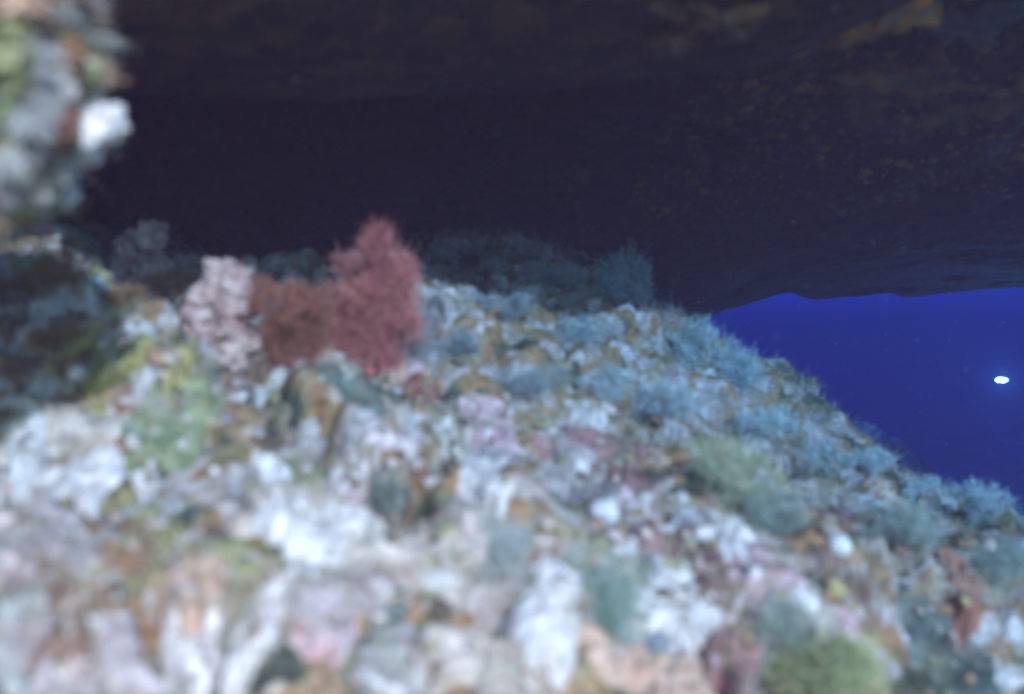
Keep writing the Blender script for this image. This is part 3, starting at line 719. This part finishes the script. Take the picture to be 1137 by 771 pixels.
jj = rng.choice(len(cv), 1700, p=wt / wt.sum())
o = turf('crust_turf', 1700, 16, .004, .013, .0004, None, pw, cv[jj], cn[jj])
o['label'] = 'thin grey green fuzz growing over the sponge crusts'; o['category'] = 'algae'

# ------------------------------------------------------------------ growths on the near outcrop
def out_(f, *a, **k): return f(*a, surf='out', **k)
on = unit(OUT_V - np.repeat(OUT_V.reshape(90, 120, 3).mean(1), 120, 0)); ws = np.array(hit(102, 142, 'out')[0]); os_ = np.where((OUT_V[:, 0] > -.34) & (np.linalg.norm((OUT_V - ws) * [1, .6, .8], axis=1) > .021))[0]
NOD_KEEP = NOD_PAL; NOD_PAL = np.array([[.70, .66, .66], [.46, .20, .07], [.22, .28, .12], [.30, .34, .16], [.50, .42, .16], [.40, .24, .14], [.16, .12, .09], [.56, .48, .44], [.26, .30, .22], [.34, .16, .09], [.48, .46, .44]])
kk = rng.choice(os_, 520); o = nodules('outcrop_nodules', 520, .0018, .0075, None, nw, OUT_V[kk], on[kk])
o['label'] = 'small coloured nodules crowding the rock outcrop'; o['category'] = 'crust'
NOD_PAL = NOD_KEEP
kk = rng.choice(os_, 520); o = turf('outcrop_turf', 520, 24, .006, .014, .0004, None, pw, OUT_V[kk], on[kk])
o['label'] = 'grey green fuzz covering the rock outcrop'; o['category'] = 'algae'
out_(ball, 98, 132, 52, 'clean_white', 'bright white sponge on the end of the rock outcrop', siphon=False, name='sponge_ball', cat='sponge', rough=.75, squash=.8, sink=.5)
out_(ball, 92, 163, 30, 'clean_white', 'smaller white lump under the bright white sponge of the outcrop', siphon=False, name='sponge_ball', cat='sponge', rough=.3)
for (u, v, dv, lb) in [(122, 88, (.8, -.2, .5), 'topmost tentacle tuft above the bright white sponge of the outcrop'), (132, 112, (1, -.2, .2), 'second tentacle tuft from the top beside the bright white sponge of the outcrop'), (134, 138, (1, -.2, -.1), 'tentacle tuft sticking straight out beside the bright white sponge of the outcrop'), (128, 162, (.9, -.2, -.45), 'drooping tentacle tuft beside the smaller white lump of the outcrop'),
                       (112, 184, (.5, -.2, -.85), 'hanging tentacle tuft right below the smaller white lump of the outcrop'), (90, 196, (.1, -.2, -1), 'lowest tentacle tuft, hanging straight down under the outcrop')]:
    T_(u, v, 44, 36, (.42, .45, .47), (.60, .63, .65), lb, surf='out', name='feather_hydroid', group='tentacle fringe of the outcrop', n_f=260, wd=.0007, dirv=dv, curl=.2)
T_(95, 55, 70, 22, (.24, .28, .26), (.36, .40, .38), 'dull grey fringe on the upper end of the outcrop', surf='out', name='feather_hydroid', n_f=240, wd=.0011, dirv=(.8, -.2, .4), curl=.25)
out_(ball, 70, 100, 25, 'white_cold', 'pale ball under the orange knob of the outcrop')
out_(ball, 44, 109, 20, 'white', 'small white ball beside the pale ball of the outcrop', siphon=False)
out_(ball, 33, 171, 18, 'white_cold', 'small white ball low on the outcrop', siphon=False)
out_(crust, 70, 70, 30, 30, 'orange', 'bright orange knob sponge on the outcrop', thick=.012)
out_(ball, 68, 42, 16, 'yellow', 'little yellow ball above the orange knob of the outcrop', siphon=False, name='sponge_ball', cat='sponge')
out_(ball, 38, 56, 16, 'peach', 'little peach ball beside the green weed of the outcrop', siphon=False, name='sponge_ball', cat='sponge')
out_(crust, 20, 8, 40, 24, 'peach', 'peach and yellow crust on top of the outcrop', thick=.012)
out_(crust, 48, 22, 30, 22, 'mauve', 'pale lilac crust near the top of the outcrop', thick=.010)
out_(crust, 20, 60, 50, 60, 'green', 'green weed patch on the outcrop', thick=.008, name='algae_patch', cat='algae')
out_(crust, 62, 140, 40, 40, 'rust', 'rusty brown crust beside the white sponge of the outcrop', thick=.008)
out_(crust, 60, 190, 60, 40, 'blue_grey', 'grey green crust at the lower edge of the outcrop', thick=.010)
C_(38, 240, 24, 22, 'blue', 'blue crust in the gloom just under the outcrop', thick=.010)

# ------------------------------------------------------------------ growths under the roof
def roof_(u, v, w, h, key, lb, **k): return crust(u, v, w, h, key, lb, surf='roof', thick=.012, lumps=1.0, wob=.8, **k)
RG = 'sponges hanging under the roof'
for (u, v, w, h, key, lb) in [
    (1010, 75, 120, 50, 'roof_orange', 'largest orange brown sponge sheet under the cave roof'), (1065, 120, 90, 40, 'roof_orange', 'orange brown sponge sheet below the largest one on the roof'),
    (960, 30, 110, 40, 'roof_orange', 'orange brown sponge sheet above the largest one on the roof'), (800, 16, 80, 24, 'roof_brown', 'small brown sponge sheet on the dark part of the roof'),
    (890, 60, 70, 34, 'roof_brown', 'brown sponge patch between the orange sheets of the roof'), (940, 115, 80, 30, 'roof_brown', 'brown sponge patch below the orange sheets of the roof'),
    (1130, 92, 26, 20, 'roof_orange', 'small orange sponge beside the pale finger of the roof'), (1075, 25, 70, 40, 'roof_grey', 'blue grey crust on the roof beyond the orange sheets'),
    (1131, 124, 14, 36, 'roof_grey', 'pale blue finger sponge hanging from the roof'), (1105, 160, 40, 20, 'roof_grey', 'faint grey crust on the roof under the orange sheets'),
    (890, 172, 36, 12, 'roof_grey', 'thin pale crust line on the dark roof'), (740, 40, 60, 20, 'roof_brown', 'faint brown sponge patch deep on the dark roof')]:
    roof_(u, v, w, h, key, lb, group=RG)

rs = np.where((ROOF_V[:, 0] > .25) & (ROOF_V[:, 0] < 1.3) & (ROOF_V[:, 1] > 1.0) & (ROOF_V[:, 1] < 2.1))[0]
kk = rng.choice(rs, 1500); NOD_KEEP = NOD_PAL
NOD_PAL = np.array([[.58, .24, .06], [.44, .18, .06], [.62, .28, .07], [.14, .09, .05], [.20, .18, .12]])
o = nodules('roof_nodules', 1500, .003, .012, None, None, ROOF_V[kk], np.repeat(np.array([[0, -.2, -1.]]), 1500, 0))
o['label'] = 'rusty orange brown nodules mottling the cave roof'; o['category'] = 'crust'
NOD_PAL = NOD_KEEP

# ------------------------------------------------------------------ a diver's torch burning in the open water
def lathe(prof, na=24):
    A = np.linspace(0, 2 * np.pi, na, endpoint=False); pr = np.array(prof)
    V = np.stack([pr[:, None, 0] * np.cos(A)[None], pr[:, None, 0] * np.sin(A)[None], np.repeat(pr[:, 1:2], na, 1)], -1).reshape(-1, 3)
    I = np.arange(len(pr) * na).reshape(len(pr), na); J = np.roll(I, -1, 1)
    return mesh_np('lathe', V, [np.stack([I[:-1], J[:-1], J[1:], I[1:]], -1).reshape(-1, 4)])
TD = 4.6; tp = Vector(((1112 - W0 / 2) / F * TD, TD, (H0 / 2 - 422) / F * TD))
torch = empty('dive_torch', tp, 'lit dive torch shining white in the blue open water', 'torch')
aim = (Vector((-.42, -1.0, .02))).normalized(); torch.rotation_euler = aim.to_track_quat('Z', 'Y').to_euler()
m, nt, b = nodes_of('torch_black'); b.inputs['Base Color'].default_value = (.02, .02, .022, 1); b.inputs['Roughness'].default_value = .4; M_BLK = m
m, nt, b = nodes_of('torch_lens'); b.inputs['Base Color'].default_value = (.8, .8, .8, 1)
b.inputs['Emission Color'].default_value = (.92, .97, 1, 1); b.inputs['Emission Strength'].default_value = 60; M_LENS = m
link('barrel', lathe([(.0, -.20), (.018, -.20), (.020, -.19), (.020, -.06), (.019, -.055)]), M_BLK, torch)
hd = link('head', lathe([(.019, -.06), (.026, -.045), (.040, -.02), (.043, .0), (.043, .012), (.038, .012), (.036, .004)]), M_BLK, torch)
ln_ = link('lens', lathe([(.0, .008), (.018, .007), (.036, .004)]), M_LENS, hd)
hd.scale = (.70, .30, 1)
link('tail_cap', lathe([(.0, -.225), (.014, -.225), (.016, -.215), (.016, -.20), (.0, -.20)]), M_BLK, torch)
link('switch', ring_mesh((0, .021, -.09), (0, 1, 0), .006, .003), M_BLK, torch)
lp = bpy.data.lights.new('torch_beam', 'SPOT'); lp.energy = 28; lp.color = (.9, .96, 1); lp.shadow_soft_size = .02; lp.spot_size = math.radians(150); lp.spot_blend = 1
lo = bpy.data.objects.new('torch_beam', lp); col.objects.link(lo); lo.parent = torch; lo.location = (0, 0, .03); lo.rotation_euler = (math.pi, 0, 0)

# ------------------------------------------------------------------ drifting specks
V0, T0 = ico(1); VV, FF = [], []
g = np.random.default_rng(5)
for k in range(760):
    yy = g.uniform(.5, 2.6) if k < 480 else g.uniform(2.2, 4.4); c = np.array([g.uniform(-.55, .6) * yy, yy, g.uniform(-.05 if k < 480 else -.12, .36 if k < 480 else .03) * yy])
    VV.append(V0 * g.uniform(.0003, .0008) * (yy / 1.2) * g.uniform(.6, 1.4, 3) + c); FF.append(T0 + k * len(V0))
link('drifting_specks', mesh_np('drifting_specks', np.concatenate(VV), [np.concatenate(FF)]), P['white'], kind='stuff',
     label='fine pale specks drifting in the water', category='particles')

# ------------------------------------------------------------------ the water itself
x0, x1, y0, y1, z0, z1 = -44, 44, -.50, 44, -3.2, .86
hv = [(x, y, z) for z in (z0, z1) for y in (y0, y1) for x in (x0, x1)]
hm = bpy.data.meshes.new('haze'); hm.from_pydata(hv, [], [(0, 2, 3, 1), (4, 5, 7, 6), (0, 1, 5, 4), (2, 6, 7, 3), (0, 4, 6, 2), (1, 3, 7, 5)]); hm.update()
hz = link('haze', hm, None, kind='stuff')
m = bpy.data.materials.new('sea_water'); m.use_nodes = True; nt = m.node_tree; nt.nodes.clear()
pv = nt.nodes.new('ShaderNodeVolumePrincipled'); mo = nt.nodes.new('ShaderNodeOutputMaterial')
pv.inputs['Color'].default_value = (.026, .0185, .032, 1)
pv.inputs['Absorption Color'].default_value = (.27, .595, .865, 1)
pv.inputs['Density'].default_value = 1.32
pv.inputs['Anisotropy'].default_value = 0.0
nt.links.new(pv.outputs[0], mo.inputs['Volume']); hm.materials.append(m)
